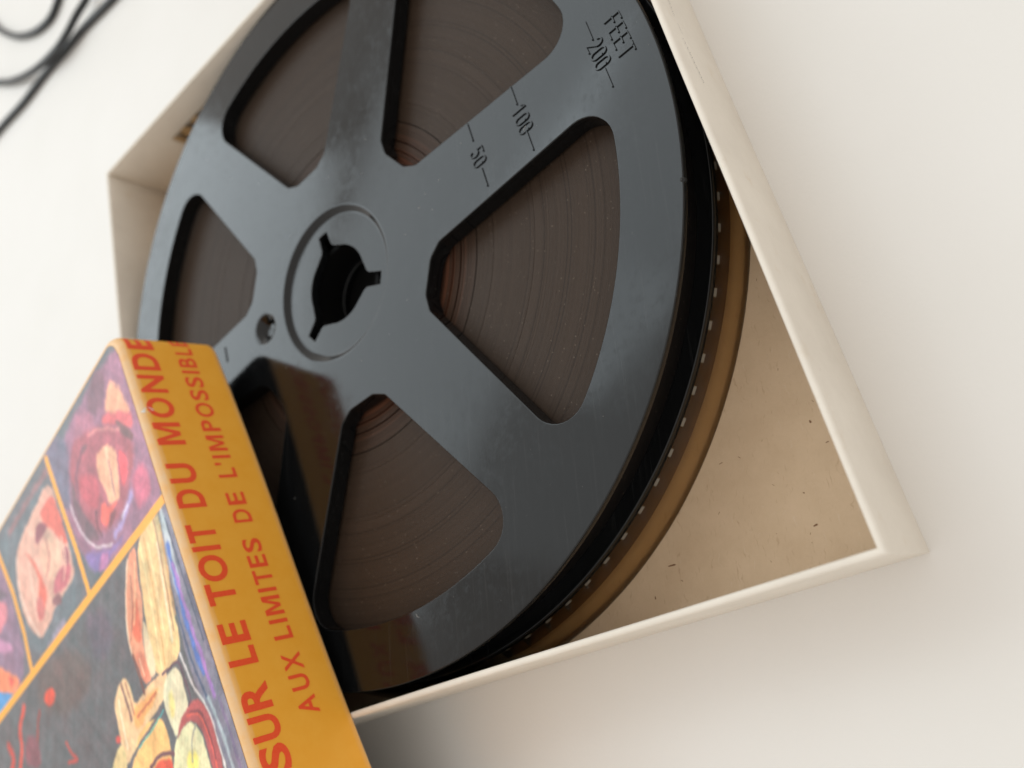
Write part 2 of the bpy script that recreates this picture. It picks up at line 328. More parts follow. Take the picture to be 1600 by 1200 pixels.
(0,(226,190,150),0.3,0,[(47.0,31.8),(45.5,29.2),(45.1,25.9),(47.9,25.2),(50.3,25.2),(49.6,21.9),(49.4,16.1),(50.3,13.5),(53.0,15.3),(53.4,18.7),(54.2,24.4),(56.5,31.2),(56.2,33.0),(51.0,32.2)]),
(0,(236,172,112),0.6,0,[(50.3,26.7),(50.6,21.5),(50.9,16.6),(52.3,19.9),(53.8,26.7)]),
(0,(208,132,108),0.3,0,[(43.6,21.4),(44.9,18.3),(49.0,18.6),(49.2,20.2),(47.3,21.3)]),
(1,(112,72,64),0.3,0.6,[(43.7,21.9),(47.1,21.7),(49.8,21.5)]),
(1,(120,84,82),0.3,0.6,[(45.7,27.8),(48.7,27.6),(51.4,27.4)]),
(1,(150,94,80),0.3,0.3,[(46.1,26.5),(49.5,26.2),(51.1,26.2)]),
(0,(222,214,184),0.3,0,[(52.7,16.9),(50.9,14.8),(50.4,11.4),(52.1,9.9),(55.1,10.6),(56.9,10.3),(58.0,13.4),(59.2,16.3),(56.5,16.7)]),
(0,(232,218,150),0.7,0,[(52.7,15.1),(53.0,13.5),(56.4,14.9),(56.1,16.0)]),
(1,(92,68,80),0.2,0.35,[(50.0,15.1),(50.2,13.0),(50.0,11.1),(50.7,9.6),(53.5,9.6),(56.4,9.4),(56.6,10.6)]),
(0,(164,84,84),0.35,0,[(59.5,16.5),(57.1,13.2),(56.6,10.3),(56.9,7.6),(58.7,6.4),(61.1,6.1),(64.1,6.1),(67.7,6.7),(68.4,9.4),(65.1,9.1),(61.0,8.8),(58.7,10.5),(58.4,13.2)]),
(1,(206,96,84),0.25,0.4,[(57.6,11.8),(58.3,8.9),(60.3,7.9),(63.5,7.7),(66.8,8.0)]),
(1,(110,58,64),0.25,0.3,[(57.6,10.6),(58.5,7.9),(61.4,7.4),(65.2,7.7)]),
(0,(216,210,172),0.3,0,[(59.6,17.4),(58.4,13.6),(58.7,10.9),(61.2,9.3),(65.0,9.4),(69.1,9.8),(66.3,22.2)]),
(0,(232,220,130),0.8,0,[(62.0,14.7),(62.2,12.0),(64.7,12.4),(64.4,15.5)]),
(1,(150,150,140),0.3,0.3,[(59.5,10.2),(61.1,12.5),(63.3,13.6)]),
(0,(230,184,124),0.3,0,[(54.1,27.2),(53.8,22.7),(54.6,19.0),(56.5,18.1),(59.3,18.1),(66.3,22.2),(61.5,35.4)]),
(0,(206,88,68),0.4,0,[(60.0,25.3),(59.7,21.9),(60.8,18.6),(65.0,20.9),(62.8,26.7)]),
(1,(104,70,76),0.25,0.6,[(59.5,25.5),(59.1,22.4),(59.6,19.6),(60.5,18.0)]),
(1,(98,92,98),0.25,0.5,[(54.0,17.8),(54.9,22.4),(55.6,28.2),(57.3,31.7)]),
(1,(70,170,170),0.25,0.2,[(54.3,17.5),(55.2,21.7),(55.8,27.3)]),
(0,(224,200,150),0.3,0,[(55.4,38.7),(52.9,33.4),(54.0,31.6),(57.6,32.9)]),
(0,(198,84,76),0.3,0,[(51.5,33.8),(51.9,32.0),(53.0,32.5),(52.5,34.2)]),
(1,(150,110,90),0.25,0.25,[(30.2,5.4),(35.9,6.3),(41.4,7.6),(46.3,8.7)]),
(1,(250,226,180),0.2,0.25,[(32.3,8.7),(39.5,10.1),(45.9,11.5)]),
(1,(186,140,96),0.3,0.3,[(31.8,4.1),(38.4,5.7),(44.7,7.1)]),
(1,(120,80,70),0.2,0.2,[(33.4,16.3),(37.8,18.1),(41.5,21.3)]),
(1,(240,200,170),0.2,0.3,[(45.1,20.4),(47.8,20.2)]),
(1,(190,110,80),0.3,0.4,[(51.8,25.5),(51.7,22.3),(51.3,18.2)]),
(1,(246,226,196),0.25,0.4,[(47.4,29.9),(50.7,30.5),(54.5,30.9)]),
(1,(140,90,100),0.3,0.3,[(14.4,13.1),(17.8,13.6),(20.4,14.2)]),
(1,(240,206,190),0.3,0.4,[(11.6,50.4),(17.4,51.7),(22.9,52.3)]),
(1,(160,84,84),0.3,0.35,[(11.8,41.4),(15.4,41.5),(17.7,44.3)]),
(1,(236,196,176),0.3,0.4,[(15.1,35.5),(19.2,35.5),(21.7,38.3)]),
(1,(120,80,96),0.4,0.5,[(6.9,20.3),(9.5,25.1),(14.0,26.0)]),
(1,(196,130,130),0.5,0.6,[(6.5,17.1),(8.6,12.1),(12.4,7.4)]),
(1,(90,60,70),0.4,0.4,[(18.8,21.4),(20.9,22.2),(23.3,21.5)]),
(1,(190,190,200),0.15,0.15,[(31.5,1.1),(41.2,1.0),(51.0,0.5),(57.8,0.0),(65.6,-0.6)]),
(1,(60,66,84),0.3,0.3,[(31.9,2.3),(41.3,2.3),(51.1,2.1)]),
(1,(232,166,66),0.12,1.5,[(29.2,-3),(29.2,136)]),
(1,(232,166,66),0.12,1.25,[(-0.3,33.9),(10.5,32.6),(20.2,31.2),(28.3,30.6)]),
(1,(232,166,66),0.12,1.25,[(1.5,63.5),(12.1,60.3),(21.3,59.1),(28.5,59.2)]),
]

# ------------------------------------------------------------------ table
def plane(z, s):
    return mesh('table_top', [(-s, -s, z), (s, -s, z), (s, s, z), (-s, s, z)], [(0, 1, 2, 3)])
me = mesh('table_top', [(x, y, z) for z in (TABLE, TABLE-25) for x, y in ((-1100, -900), (500, -900), (500, 700), (-1100, 700))],
          [(0, 1, 2, 3), (7, 6, 5, 4), (0, 4, 5, 1), (1, 5, 6, 2), (2, 6, 7, 3), (3, 7, 4, 0)])
o = obj('table_top', me, m_table); o['kind'] = 'structure'

# ------------------------------------------------------------------ cardboard tray (box frame: a along n2, b along n1)
th = math.radians(11.37); n2 = Vector((math.cos(th), math.sin(th))); n1 = Vector((-math.sin(th), math.cos(th)))
def BX(a, b): p = n2*a+n1*b; return p.x, p.y
IN0, IN1, OUT = -64.3, 65.3, .95                # inner faces and wall thickness
RIM = 1.25; BASE = TABLE+.02; FLOOR = -12.95
tray = thing('box_tray', 'open white paper covered cardboard box bottom lying on the white table', 'box', W(0, .9, TABLE))
def wall(axis, side, rough_seed):
    """one wall with a rounded rim; axis 0: wall across a, axis 1: across b"""
    rr = random.Random(rough_seed)
    inn = IN1 if side > 0 else IN0
    prof = [(0, FLOOR+.01), (0, RIM-.55), (.06, RIM-.25), (.18, RIM-.06), (.36, RIM), (OUT-.36, RIM), (OUT-.18, RIM-.06), (OUT-.05, RIM-.22), (OUT, RIM-.6), (OUT, BASE+.3), (OUT-.1, BASE)]
    lo, hi = IN0-OUT, IN1+OUT
    if axis == 1: lo, hi = IN0+.0, IN1-.0
    n = 64; V, F = [], []; ph = rr.uniform(0, 6)
    for i in range(n+1):
        t = i/n; L = lo+(hi-lo)*t; bow = -.35*math.sin(math.pi*t)*(1 if side > 0 else -.3)+.09*math.sin(9*t+ph)*math.sin(math.pi*t)
        wave = .10*math.sin(5*t+ph)*math.sin(math.pi*t)
        for k, (d, z) in enumerate(prof):
            top = (z-BASE)/(RIM-BASE)
            off = inn+side*d+(bow*(1-top*.2) if True else 0)
            LL = (IN0-d)+(IN1-IN0+2*d)*t                       # mitred ends
            p = BX(off, LL) if axis == 0 else BX(LL, off)
            V.append((p[0], p[1], z+wave*top*(1 if z > -5 else 0)))
    K = len(prof)
    for i in range(n):
        for k in range(K): F.append((i*K+k, i*K+(k+1) % K, (i+1)*K+(k+1) % K, (i+1)*K+k))
    F.append(tuple(range(K))); F.append(tuple(range(n*K+K-1, n*K-1, -1)))
    me = mesh('side_wall', V, F); recalc(me); auto_smooth(me, 50)
    return obj('side_wall', me, m_paper, tray)
wr = wall(1, +1, 1); wall(0, +1, 2); wall(1, -1, 3); wall(0, -1, 4)
wr['label'] = 'side wall with a faint wavy pencil mark'
V = [BX(a, b_) + (z,) for z in (FLOOR, BASE+.02) for a, b_ in ((IN0-.3, IN0-.3), (IN1+.2, IN0-.3), (IN1+.2, IN1+.2), (IN0-.3, IN1+.2))]
me = mesh('bottom_panel', V, [(0, 1, 2, 3), (7, 6, 5, 4), (0, 4, 5, 1), (1, 5, 6, 2), (2, 6, 7, 3), (3, 7, 4, 0)]); recalc(me)
floor = obj('bottom_panel', me, m_board, tray)
# wood chips pressed into the pulp board
def chip(x, y, L, wd, ang):
    c_, s_ = math.cos(ang), math.sin(ang); P = [(-L/2, -wd/3), (L/3, -wd/2), (L/2, 0), (L/4, wd/2), (-L/2, wd/4)]
    return ([(x+c_*px-s_*py, y+s_*px+c_*py, FLOOR+.03) for px, py in P], [(0, 1, 2, 3, 4)])
chips = [chip(x_, y_, l_*.8, w_*.75, a_) for x_, y_, l_, w_, a_ in CHIPS]
rr = random.Random(8)
for i in range(60):
    a, b_ = rr.uniform(5, 64), rr.uniform(5, 64); p = BX(a, b_)
    chips.append(chip(p[0], p[1], rr.uniform(.1, .45), rr.uniform(.03, .07), rr.uniform(0, 3)))
V, F = join(chips); o = obj('pulp_flecks', mesh('pulp_flecks', V, F), m_fleck, floor); o['kind'] = 'stuff'
# pencil squiggle on the outer face of the wall
def on_wall(l, z): p = BX(l, IN1+OUT-.35*math.sin(math.pi*(l-IN0)/(IN1-IN0))+.02); return p[0], p[1], z
V, F = [], []
def stroke3(path, hw):
    o_ = len(V)
    for i, (l, z) in enumerate(path):
        a, b_ = path[max(0, i-1)], path[min(len(path)-1, i+1)]; d = Vector((b_[0]-a[0], b_[1]-a[1])).normalized()
        q = hw*(.6+.4*math.sin(i*1.7)); P = on_wall(l-d.y*q, z+d.x*q); Q = on_wall(l+d.y*q, z-d.x*q)
        n_ = n1*.05; V.append((P[0]+n_.x, P[1]+n_.y, P[2])); V.append((Q[0]+n_.x, Q[1]+n_.y, Q[2]))
    for i in range(len(path)-1): F.append((o_+2*i, o_+2*i+1, o_+2*i+3, o_+2*i+2))
stroke3([(-6.8+.12*i, -3.0+.12*math.sin(i*1.1)+.010*i) for i in range(32)], .045)
stroke3([(-2.0+.12*i, -2.7-.06*math.sin(i*.5)-.02*i) for i in range(14)], .04)
stroke3([(.6+.11*i, -2.5-.016*i+.22*math.sin(i*.95)) for i in range(62)], .045)
obj('pencil_mark', mesh('pencil_mark', V, F), m_pencil, wr)

# ------------------------------------------------------------------ reel
reel = thing('film_reel', 'black plastic film reel with six windows lying in the open white box', 'film reel', W(0, 0, FLOOR))
DG = math.radians; A0 = 44.64
def hw(al): return 6.69-.0486*(al-35)
def window(beta):
    """outline of one window, in order; beta = its middle direction"""
    def side(s, al):                                    # point on the spoke edge next to the window
        sp = DG(beta+s*30); e = Vector((math.cos(sp), math.sin(sp))); n = Vector((-math.sin(sp), math.cos(sp)))
        return e*al-n*s*hw(al)
    def pol(r, a): return Vector((r*math.cos(DG(a)), r*math.sin(DG(a))))
    RO = 54.75
    p = [side(-1, 22.9), pol(22.35, beta-7), pol(22.35, beta+7), side(1, 22.9)]
    s1 = side(1, math.sqrt(RO**2-hw(54)**2)); s0 = side(-1, math.sqrt(RO**2-hw(54)**2))
    a1, a0 = math.atan2(s1.y, s1.x), math.atan2(s0.y, s0.x); d = (a0-a1+math.pi) % (2*math.pi)-math.pi
    # fillet of the outer corners, against the arc
    fr = 4.6; out = fillet([tuple(side(-1, 45))]+[tuple(q) for q in p]+[tuple(side(1, 45))], [0, 1.1, 2.0, 2.0, 1.1, 0], 5)[1:-1]
    def corner(s):
        sp = DG(beta+s*30); e = Vector((math.cos(sp), math.sin(sp))); n = Vector((-math.sin(sp), math.cos(sp)))
        al = 50.
        for _ in range(30):                              # centre of the fillet: distance fr to the edge, RO-fr to the hub
            off = hw(al)+fr; al = math.sqrt((RO-fr)**2-off**2)
        c_ = e*al-n*s*off; foot = math.atan2((n*s).y, (n*s).x); tip = math.atan2(c_.y, c_.x)
        dd = (tip-foot+math.pi) % (2*math.pi)-math.pi
        return [(c_.x+fr*math.cos(foot+dd*k/10), c_.y+fr*math.sin(foot+dd*k/10)) for k in range(11)], tip
    cA, tA = corner(1); cB, tB = corner(-1); dd = (tB-tA+math.pi) % (2*math.pi)-math.pi
    arc = [(RO*math.cos(tA+dd*k/40), RO*math.sin(tA+dd*k/40)) for k in range(1, 40)]
    return out[:0]+out+cA+arc+cB[::-1]
wins = [window(A0+30+60*k) for k in range(6)]
DIM = (2.9, -18.3)
RREC = 13.15
top = obj('top_flange', curve_plate([circle(63.5, 512)]+wins+[circle(RREC, 160), circle(3.0, 48, *DIM)], 0, 1.05, .16, 3), m_reel, reel)
low = obj('bottom_flange', curve_plate([circle(63.5, 512)]+[circle(6.35, 64)], -7.75, 1.4, .22, 3), m_reel, reel)
for wn in wins:                                         # raised collars that line the windows from below
    V, F = [], []; K = len(wn); cx, cy = sum(p[0] for p in wn)/K, sum(p[1] for p in wn)/K
    for x, y in wn:
        d = Vector((x-cx, y-cy)).normalized()*.7
        V += [(x, y, -.8), (x, y, -2.95), (x+d.x, y+d.y, -2.95), (x+d.x, y+d.y, -.8)]
    for i in range(K):
        for k in range(4): F.append((4*i+k, 4*i+(k+1) % 4, 4*((i+1) % K)+(k+1) % 4, 4*((i+1) % K)+k))
    me = mesh('window_collar', V, F); recalc(me); auto_smooth(me, 40); obj('window_collar', me, m_reel, top)
# sunk hub plate with its three-slotted hole
def hub_hole():
    pts = []; r0 = 6.45; hwid = 1.15
    for k in range(3):
        a = DG(78+120*k+0); rt = 10.6 if k == 0 else 10.3
        e = Vector((math.cos(a), math.sin(a))); n = Vector((-math.sin(a), math.cos(a)))
        # flare from the round hole into the slot
        pts += [e*6.15-n*2.7, e*7.0-n*1.5, e*7.6-n*hwid, e*rt-n*hwid*.9, e*rt+n*hwid*.9, e*7.6+n*hwid, e*7.0+n*1.5, e*6.15+n*2.7]
        s = a+math.atan2(2.7, 6.15); t = a+2*math.pi/3-math.atan2(2.7, 6.15)
        pts += [Vector((6.6*math.cos(s+(t-s)*j/16), 6.6*math.sin(s+(t-s)*j/16))) for j in range(1, 16)]
    return [tuple(q) for q in pts]
HZ = -.95
hub = obj('hub', curve_plate([circle(12.6, 160), hub_hole()], HZ, 1.6, .12, 2), m_reel, reel)
V, F = lathe([(13.4, -.3), (13.4, -.006), (13.12, -.006), (13.0, -.06), (12.25, -.86), (12.1, -.93), (11.9, -.945), (11.9, -1.6), (13.4, -1.6)], 200, True)
me = mesh('hub_ring', V, F); recalc(me); auto_smooth(me, 60); obj('hub_ring', me, m_reel, hub)
V, F = lathe([(20.6, -2.5), (20.9, -2.7), (20.9, -12.93), (11.5, -12.93), (11.5, -2.7), (12, -2.6)], 200, True)
V2, F2 = lathe([(7.4, -2.7), (7.4, -12.9), (8.2, -12.9), (8.2, -2.7)], 96, True); V3, F3 = lathe([(7.5, -9.2), (7.5, -9.6), (.01, -9.6), (.01, -9.2)], 64, True); V, F = join([(V, F), (V2, F2), (V3, F3)]); me = mesh('core', V, F); recalc(me); auto_smooth(me); obj('core', me, m_core, hub)  # includes an added black disc that darkens the hub hole
V, F = lathe([(3.25, -.3), (3.25, -.008), (2.9, -.008), (2.7, -.06), (2.45, -.22), (1.9, -.62), (1.62, -.80), (1.5, -.95), (1.4, -1.25), (1.0, -1.42), (0.01, -1.45)], 64)
V = [(x+DIM[0], y+DIM[1], z) for x, y, z in V]; me = mesh('pin_socket', V, F); auto_smooth(me, 60); obj('pin_socket', me, m_reel, top)
# raised footage scale on the wide face of one spoke
def glyph(ch):
    def ell(cx, cy, rx, ry, a0, a1, n=14): return [(cx+rx*math.cos(DG(a0+(a1-a0)*k/n)), cy+ry*math.sin(DG(a0+(a1-a0)*k/n))) for k in range(n+1)]
    if ch == '0': return [ell(.5, .72, .38, .28, 0, 180)+[(.12, .28)]+ell(.5, .28, .38, .28, 180, 360)+[(.88, .72)]]
    if ch == '1': return [[(.2, .76), (.52, 1), (.52, 0)]]
    if ch == '2': return [ell(.5, .72, .36, .28, 165, -30, 12)+[(.12, 0), (.9, 0)]]
    if ch == '5': return [[(.85, 1), (.2, 1), (.16, .56)]+ell(.46, .31, .38, .31, 110, -150, 14)]
    if ch == 'F': return [[(.12, 0), (.12, 1), (.86, 1)], [(.12, .53), (.7, .53)]]
    if ch == 'E': return [[(.86, 0), (.12, 0), (.12, 1), (.86, 1)], [(.12, .53), (.72, .53)]]
    if ch == 'T': return [[(.05, 1), (.95, 1)], [(.5, 1), (.5, 0)]]
    return []
def scale_text(txt, x0, adv, y0, h, wd, spoke, dashes):
    e = Vector((math.cos(DG(spoke-90)), math.sin(DG(spoke-90)))); n = Vector((math.cos(DG(spoke)), math.sin(DG(spoke))))
    parts = []
    for i, ch in enumerate(txt):
        for st_ in glyph(ch):
            parts.append(ribbon([tuple(e*(x0+adv*i+q[0]*wd)+n*(y0+q[1]*h)) for q in st_], .155, .20, 0))
    for a, b_ in dashes: parts.append(ribbon([tuple(e*a+n*(y0+h/2)), tuple(e*(a+b_)/2+n*(y0+h/2)), tuple(e*b_+n*(y0+h/2))], .155, .20, 0))
    V, F = join(parts); me = mesh('scale_lettering', V, F); recalc(me)
    o = obj('scale_lettering', me, m_reel, top); return o
SP = 103.9
scale_text('FEET', -4.55, 1.78, 58.4, 2.3, 1.45, SP, []) ['label'] = 'raised letters FEET'
scale_text('200', -3.35, 1.62, 54.95, 2.3, 1.35, SP, [(-6.6, -3.6), (1.6, 4.6)])['label'] = 'raised 200 between two dashes'
scale_text('100', -3.1, 1.6, 41.4, 2.3, 1.35, SP, [(-6.6, -3.55), (1.6, 4.6)])['label'] = 'raised 100 between two dashes'
scale_text('50', -2.1, 1.6, 32.75, 2.3, 1.35, SP, [(-6.7, -3.7), (1.5, 4.5)])['label'] = 'raised 50 between two dashes'
scale_text('', 0, 1.6, 29.4, 2.3, 1.35, SP+180, [(-6.7, -3.7), (1.5, 4.3)])['label'] = 'raised dashes half under the lid'
# little moulding nick on the rim
a = DG(83.6); V, F = lathe([(0.01, .28), (.16, .22), (.26, .0), (.3, -.3)], 12)
V = [(x*1.5+63.35*math.cos(a), y*1.5+63.35*math.sin(a), z-.12) for x, y, z in V]; obj('moulding_nick', mesh('moulding_nick', V, F, True), m_reel, top)
# settled lint and dust on the shiny face
rr = random.Random(3); dv = []
def lint(x, y, L, wdt, ang, curl):
    pth = []; 
    for k in range(6):
        pth.append((x, y)); x += L/5*math.cos(ang); y += L/5*math.sin(ang); ang += curl
    return ribbon(pth, wdt, wdt, .02)
for i in range(80):
    r, a = rr.uniform(15, 62), rr.uniform(0, 6.28)
    ad = (math.degrees(a)-A0) % 60
    if 20 < r < 56 and 9 < ad < 51: continue
    dv.append(lint(r*math.cos(a), r*math.sin(a), rr.uniform(.08, .35)*(3 if rr.random() < .06 else 1), .016, rr.uniform(0, 6), rr.uniform(-.5, .5)))
V, F = join(dv); o = obj('dust', mesh('dust', V, F), m_dust, top); o['kind'] = 'stuff'

# ------------------------------------------------------------------ film: wound pack and the loose amber leader
film = thing('film_roll', 'brown film wound on the black reel with its amber leader loose around it', 'film', W(0, 0, FLOOR))
prof = []; cols = []; r = 20.7; z = -3.5
while r < 61.2:
    f = (r-20.7)/40.5
    inner = max(0, 1-(r-20.7)/7.5)
    amp = .05+.34*inner
    h = z+rng.normal(0, 1)*(.004+.018*inner)+(rng.random() < .3*inner+.012)*rng.uniform(-1, .2)*amp
    if 25 < r < 25.3 or 23.4 < r < 23.7 or 28.2 < r < 28.32: h -= .45
    wdt = rng.uniform(.13, .19); prof += [(r, h-.012), (r+.02, h), (r+wdt-.02, h+rng.normal(0, .003)), (r+wdt, h-.012)]
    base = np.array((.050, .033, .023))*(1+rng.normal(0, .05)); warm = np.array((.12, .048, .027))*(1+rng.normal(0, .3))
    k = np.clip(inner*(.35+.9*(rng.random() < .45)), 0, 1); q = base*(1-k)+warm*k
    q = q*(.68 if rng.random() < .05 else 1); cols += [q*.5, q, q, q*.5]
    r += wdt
prof += [(61.2, -3.8), (61.2, -7.7), (20.7, -7.7), (20.7, -3.8)]; cols += [np.array((.006, .005, .005))]*4  # outer side and underside near black: the gap's shade put into the colour
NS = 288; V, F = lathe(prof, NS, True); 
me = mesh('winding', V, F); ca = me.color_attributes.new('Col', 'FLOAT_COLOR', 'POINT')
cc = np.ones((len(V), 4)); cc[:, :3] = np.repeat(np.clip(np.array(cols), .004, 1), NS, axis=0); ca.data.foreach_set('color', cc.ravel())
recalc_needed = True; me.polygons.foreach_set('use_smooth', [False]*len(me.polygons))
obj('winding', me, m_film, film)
# leader: a strip lying round the foot of the reel, perforated along its upper edge; its free end stands against the wall
def smooth01(x): x = min(max(x, 0), 1); return x*x*(3-2*x)
LEAD = []                                               # (upper edge, lower edge) in the box frame
for i in range(40):
    b_ = -46+36*i/40; LEAD.append((Vector((-63.9, b_, -4.3)), Vector((-64.05, b_, -12.3))))
for i in range(0, 1141):
    ang = 190-i*.25; c_, s_ = math.cos(DG(ang)), math.sin(DG(ang)); k = smooth01((178-ang)/70)
    lim = 65.15 if -60 < ang < 125 else 64.1
    rb = min(66.25+.25*math.sin(ang*.07), lim/max(abs(c_), abs(s_)), 66.4)
    if k < 1: rb = rb*k+(1-k)*min(64.9, 63.95/max(abs(c_), abs(s_)))
    rt = 63.15*k+(1-k)*(min(rb, 64.6)-.15)
    LEAD.append((Vector((rt*c_, rt*s_, -9.25*k-4.3*(1-k))), Vector((rb*c_, rb*s_, -12.88*k-12.3*(1-k)))))
S = [0]
for i in range(1, len(LEAD)): S.append(S[-1]+((LEAD[i][0]+LEAD[i][1])/2-(LEAD[i-1][0]+LEAD[i-1][1])/2).length)
import bisect
def at(s):
    i = min(max(bisect.bisect_right(S, s)-1, 0), len(LEAD)-2); t = (s-S[i])/(S[i+1]-S[i])
    return LEAD[i][0].lerp(LEAD[i+1][0], t), LEAD[i][1].lerp(LEAD[i+1][1], t)
PITCH = 4.234; HW_ = 1.1; V, F = [], []; TOT = S[-1]; idx = {}
def vert(s, lvl):
    key = (round(s, 3), lvl)
    if key in idx: return idx[key]
    A, B = at(min(s, TOT)); Wd = (B-A).length; d = [0, .14, .60, Wd*.4, Wd*.7, Wd][lvl]; p = A.lerp(B, d/Wd)
    if lvl in (3, 4): o_ = Vector((p.x, p.y, 0)).normalized(); p = p+o_*.18
    x, y = BX(p.x, p.y); V.append((x, y, p.z)); idx[key] = len(V)-1; return idx[key]
s = 0
while s < TOT:
    e_ = min(s+PITCH, TOT); m0, m1 = s+1.6, min(s+1.6+HW_, TOT)
    seg = [s, s+.8, m0, m1, m1+.9, e_]; seg = [q for q in seg if q <= e_]
    for i in range(len(seg)-1):
        for l in range(5):
            if l == 1 and abs(seg[i]-m0) < 1e-6: continue
            F.append((vert(seg[i], l), vert(seg[i+1], l), vert(seg[i+1], l+1), vert(seg[i], l+1)))
    s += PITCH
me = mesh('leader', V, F, True); o = obj('leader', me, m_leader, film); o['label'] = 'loose translucent amber leader with square perforations'
Vb, Fb = [], []  # added pale tabs behind the holes, painting in their bright glints
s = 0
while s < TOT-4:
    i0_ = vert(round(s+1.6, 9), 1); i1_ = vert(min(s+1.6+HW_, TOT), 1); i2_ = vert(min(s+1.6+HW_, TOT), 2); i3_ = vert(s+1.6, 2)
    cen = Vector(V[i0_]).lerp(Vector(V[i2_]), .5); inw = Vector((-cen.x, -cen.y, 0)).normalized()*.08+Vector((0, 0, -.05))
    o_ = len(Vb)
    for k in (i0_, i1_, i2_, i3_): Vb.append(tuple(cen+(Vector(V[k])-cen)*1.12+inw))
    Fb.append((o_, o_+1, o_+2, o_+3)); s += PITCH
pb = obj('perforation_glint', mesh('perforation_glint', Vb, Fb), m_glint, o); pb['kind'] = 'stuff'
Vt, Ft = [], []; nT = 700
for i in range(nT+1):                                   # added dark strip under the leader's upper half, standing in for the flange's shadow
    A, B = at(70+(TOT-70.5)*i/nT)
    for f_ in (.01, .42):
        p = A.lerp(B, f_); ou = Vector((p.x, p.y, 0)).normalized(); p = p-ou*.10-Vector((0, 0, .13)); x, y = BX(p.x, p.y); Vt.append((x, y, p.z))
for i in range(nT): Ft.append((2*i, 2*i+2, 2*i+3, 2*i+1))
obj('shade_strip', mesh('shade_strip', Vt, Ft, True), m_shade_strip, film)
sd = o.modifiers.new('thickness', 'SOLIDIFY'); sd.thickness = .13*MM; sd.offset = 0

# ------------------------------------------------------------------ orange lid leaning across tray and reel
C0 = Vector((6.96, -26.16, 22.21+LIFT)); LU = Vector((.90722, .41605, -.06212)).normalized(); LN = Vector((.09174, -.05156, .99445)).normalized()
LV = LN.cross(LU).normalized(); LN = LU.cross(LV).normalized(); LH = 16.7; LS = 134.0; S0 = -2.8
def LP(s, t, h): return C0+LU*s-LV*t+LN*h
lid = thing('illustrated_box_cover', 'orange illustrated cardboard box lid leaning on the white box with red French title lettering', 'box lid', W(*LP(LS/2, LS/2, -LH)))
def rrect(ins, rc, n=10, sub=40):
    """outline of the lid inset by ins, corner radius rc; in (s,t)"""
    pts = []; lo, hi = ins, LS-ins
    for cx, cy, a in ((lo+rc+S0, lo+rc, 180), (hi-rc, lo+rc, 270), (hi-rc, hi-rc, 0), (lo+rc+S0, hi-rc, 90)):
        arc = [(cx+rc*math.cos(DG(a+90*k/n)), cy+rc*math.sin(DG(a+90*k/n))) for k in range(n+1)]
        pts += arc
    out = []
    for i, p in enumerate(pts):
        q = pts[(i+1) % len(pts)]; out.append(p); L = math.dist(p, q)
        if L > 10:
            for k in range(1, sub): out.append((p[0]+(q[0]-p[0])*k/sub, p[1]+(q[1]-p[1])*k/sub))
    return out
def bulge(s, t, h):
    """boards are never flat: sides belly a little, rim wavers"""
    k = (-h/LH)
    if k <= 0: return 0, 0
    bs = math.sin(math.pi*min(max(s/LS, 0), 1)); bt = math.sin(math.pi*min(max(t/LS, 0), 1))
    o = .5*k
    ds = dt = 0
    if t < 3: dt = -o*math.sin(2*math.pi*min(max(s/78, 0), 1))*(.7 if s < 78 else 0)
    return ds, dt
RE = 1.4; RC = 4.4
rings = []; wearv = []
for k in range(7):                                      # edge rounding
    a = DG(90*k/6); rings.append((RE*(1-math.cos(a)) if False else RE-RE*math.sin(a), -(RE-RE*math.cos(a)), k))
rings = sorted(rings, key=lambda q: -q[0])              # from the top inset out to the side
Vv, Ff, Cw = [], [], []
def add_ring(ins, h, wv):
    o_ = len(Vv); pts = rrect(ins, max(RC-ins, .3))
    for s, t in pts:
        ds, dt = bulge(s, t, h); Vv.append(tuple(LP(s+ds, t+dt, h))); 
        Cw.append(wv)
    return o_, len(pts)
L_ = [add_ring(ins, h, .9 if -.8 < h < -.01 else (.55 if h >= -.01 else .30)) for ins, h, k in rings]
L_.append(add_ring(0, -1.7, .0)); 
for hh in (-4, -8, -12, -15.6): L_.append(add_ring(0, hh, .0))
L_.append(add_ring(0, -LH+.35, .35)); L_.append(add_ring(.12, -LH+.08, .8)); L_.append(add_ring(.4, -LH, .9))
n_ = L_[0][1]
for (a, _), (b_, _) in zip(L_, L_[1:]):
    for i in range(n_): Ff.append((a+i, a+(i+1) % n_, b_+(i+1) % n_, b_+i))
Ff.append(tuple(range(L_[0][0], L_[0][0]+n_))[::-1])
me = mesh('shell', Vv, Ff); ca = me.color_attributes.new('Col', 'FLOAT_COLOR', 'POINT')
cc = np.ones((len(Vv), 4)); cc[:, :3] = np.array(Cw)[:, None]
# corner of the lid rubbed pale
for i, v in enumerate(Vv):
    d = Vector(v)-C0; s, t, h = d.dot(LU), -d.dot(LV), d.dot(LN)
    if s < S0+.8 and h > -LH: cc[i, :3] = max(cc[i, 0], .75)
ca.data.foreach_set('color', cc.ravel()); 
me.polygons.foreach_set('use_smooth', [len(p.vertices) < 10 for p in me.polygons])
shell = obj('shell', me, m_lid, lid)
# inner lining
Vv, Ff = [], []; L_ = []
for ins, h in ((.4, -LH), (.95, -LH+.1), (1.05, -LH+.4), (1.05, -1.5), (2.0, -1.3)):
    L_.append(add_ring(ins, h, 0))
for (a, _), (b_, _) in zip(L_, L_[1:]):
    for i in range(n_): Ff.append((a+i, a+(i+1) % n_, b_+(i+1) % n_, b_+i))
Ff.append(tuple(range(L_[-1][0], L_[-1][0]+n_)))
obj('lining', mesh('lining', Vv, Ff), m_inside, lid)
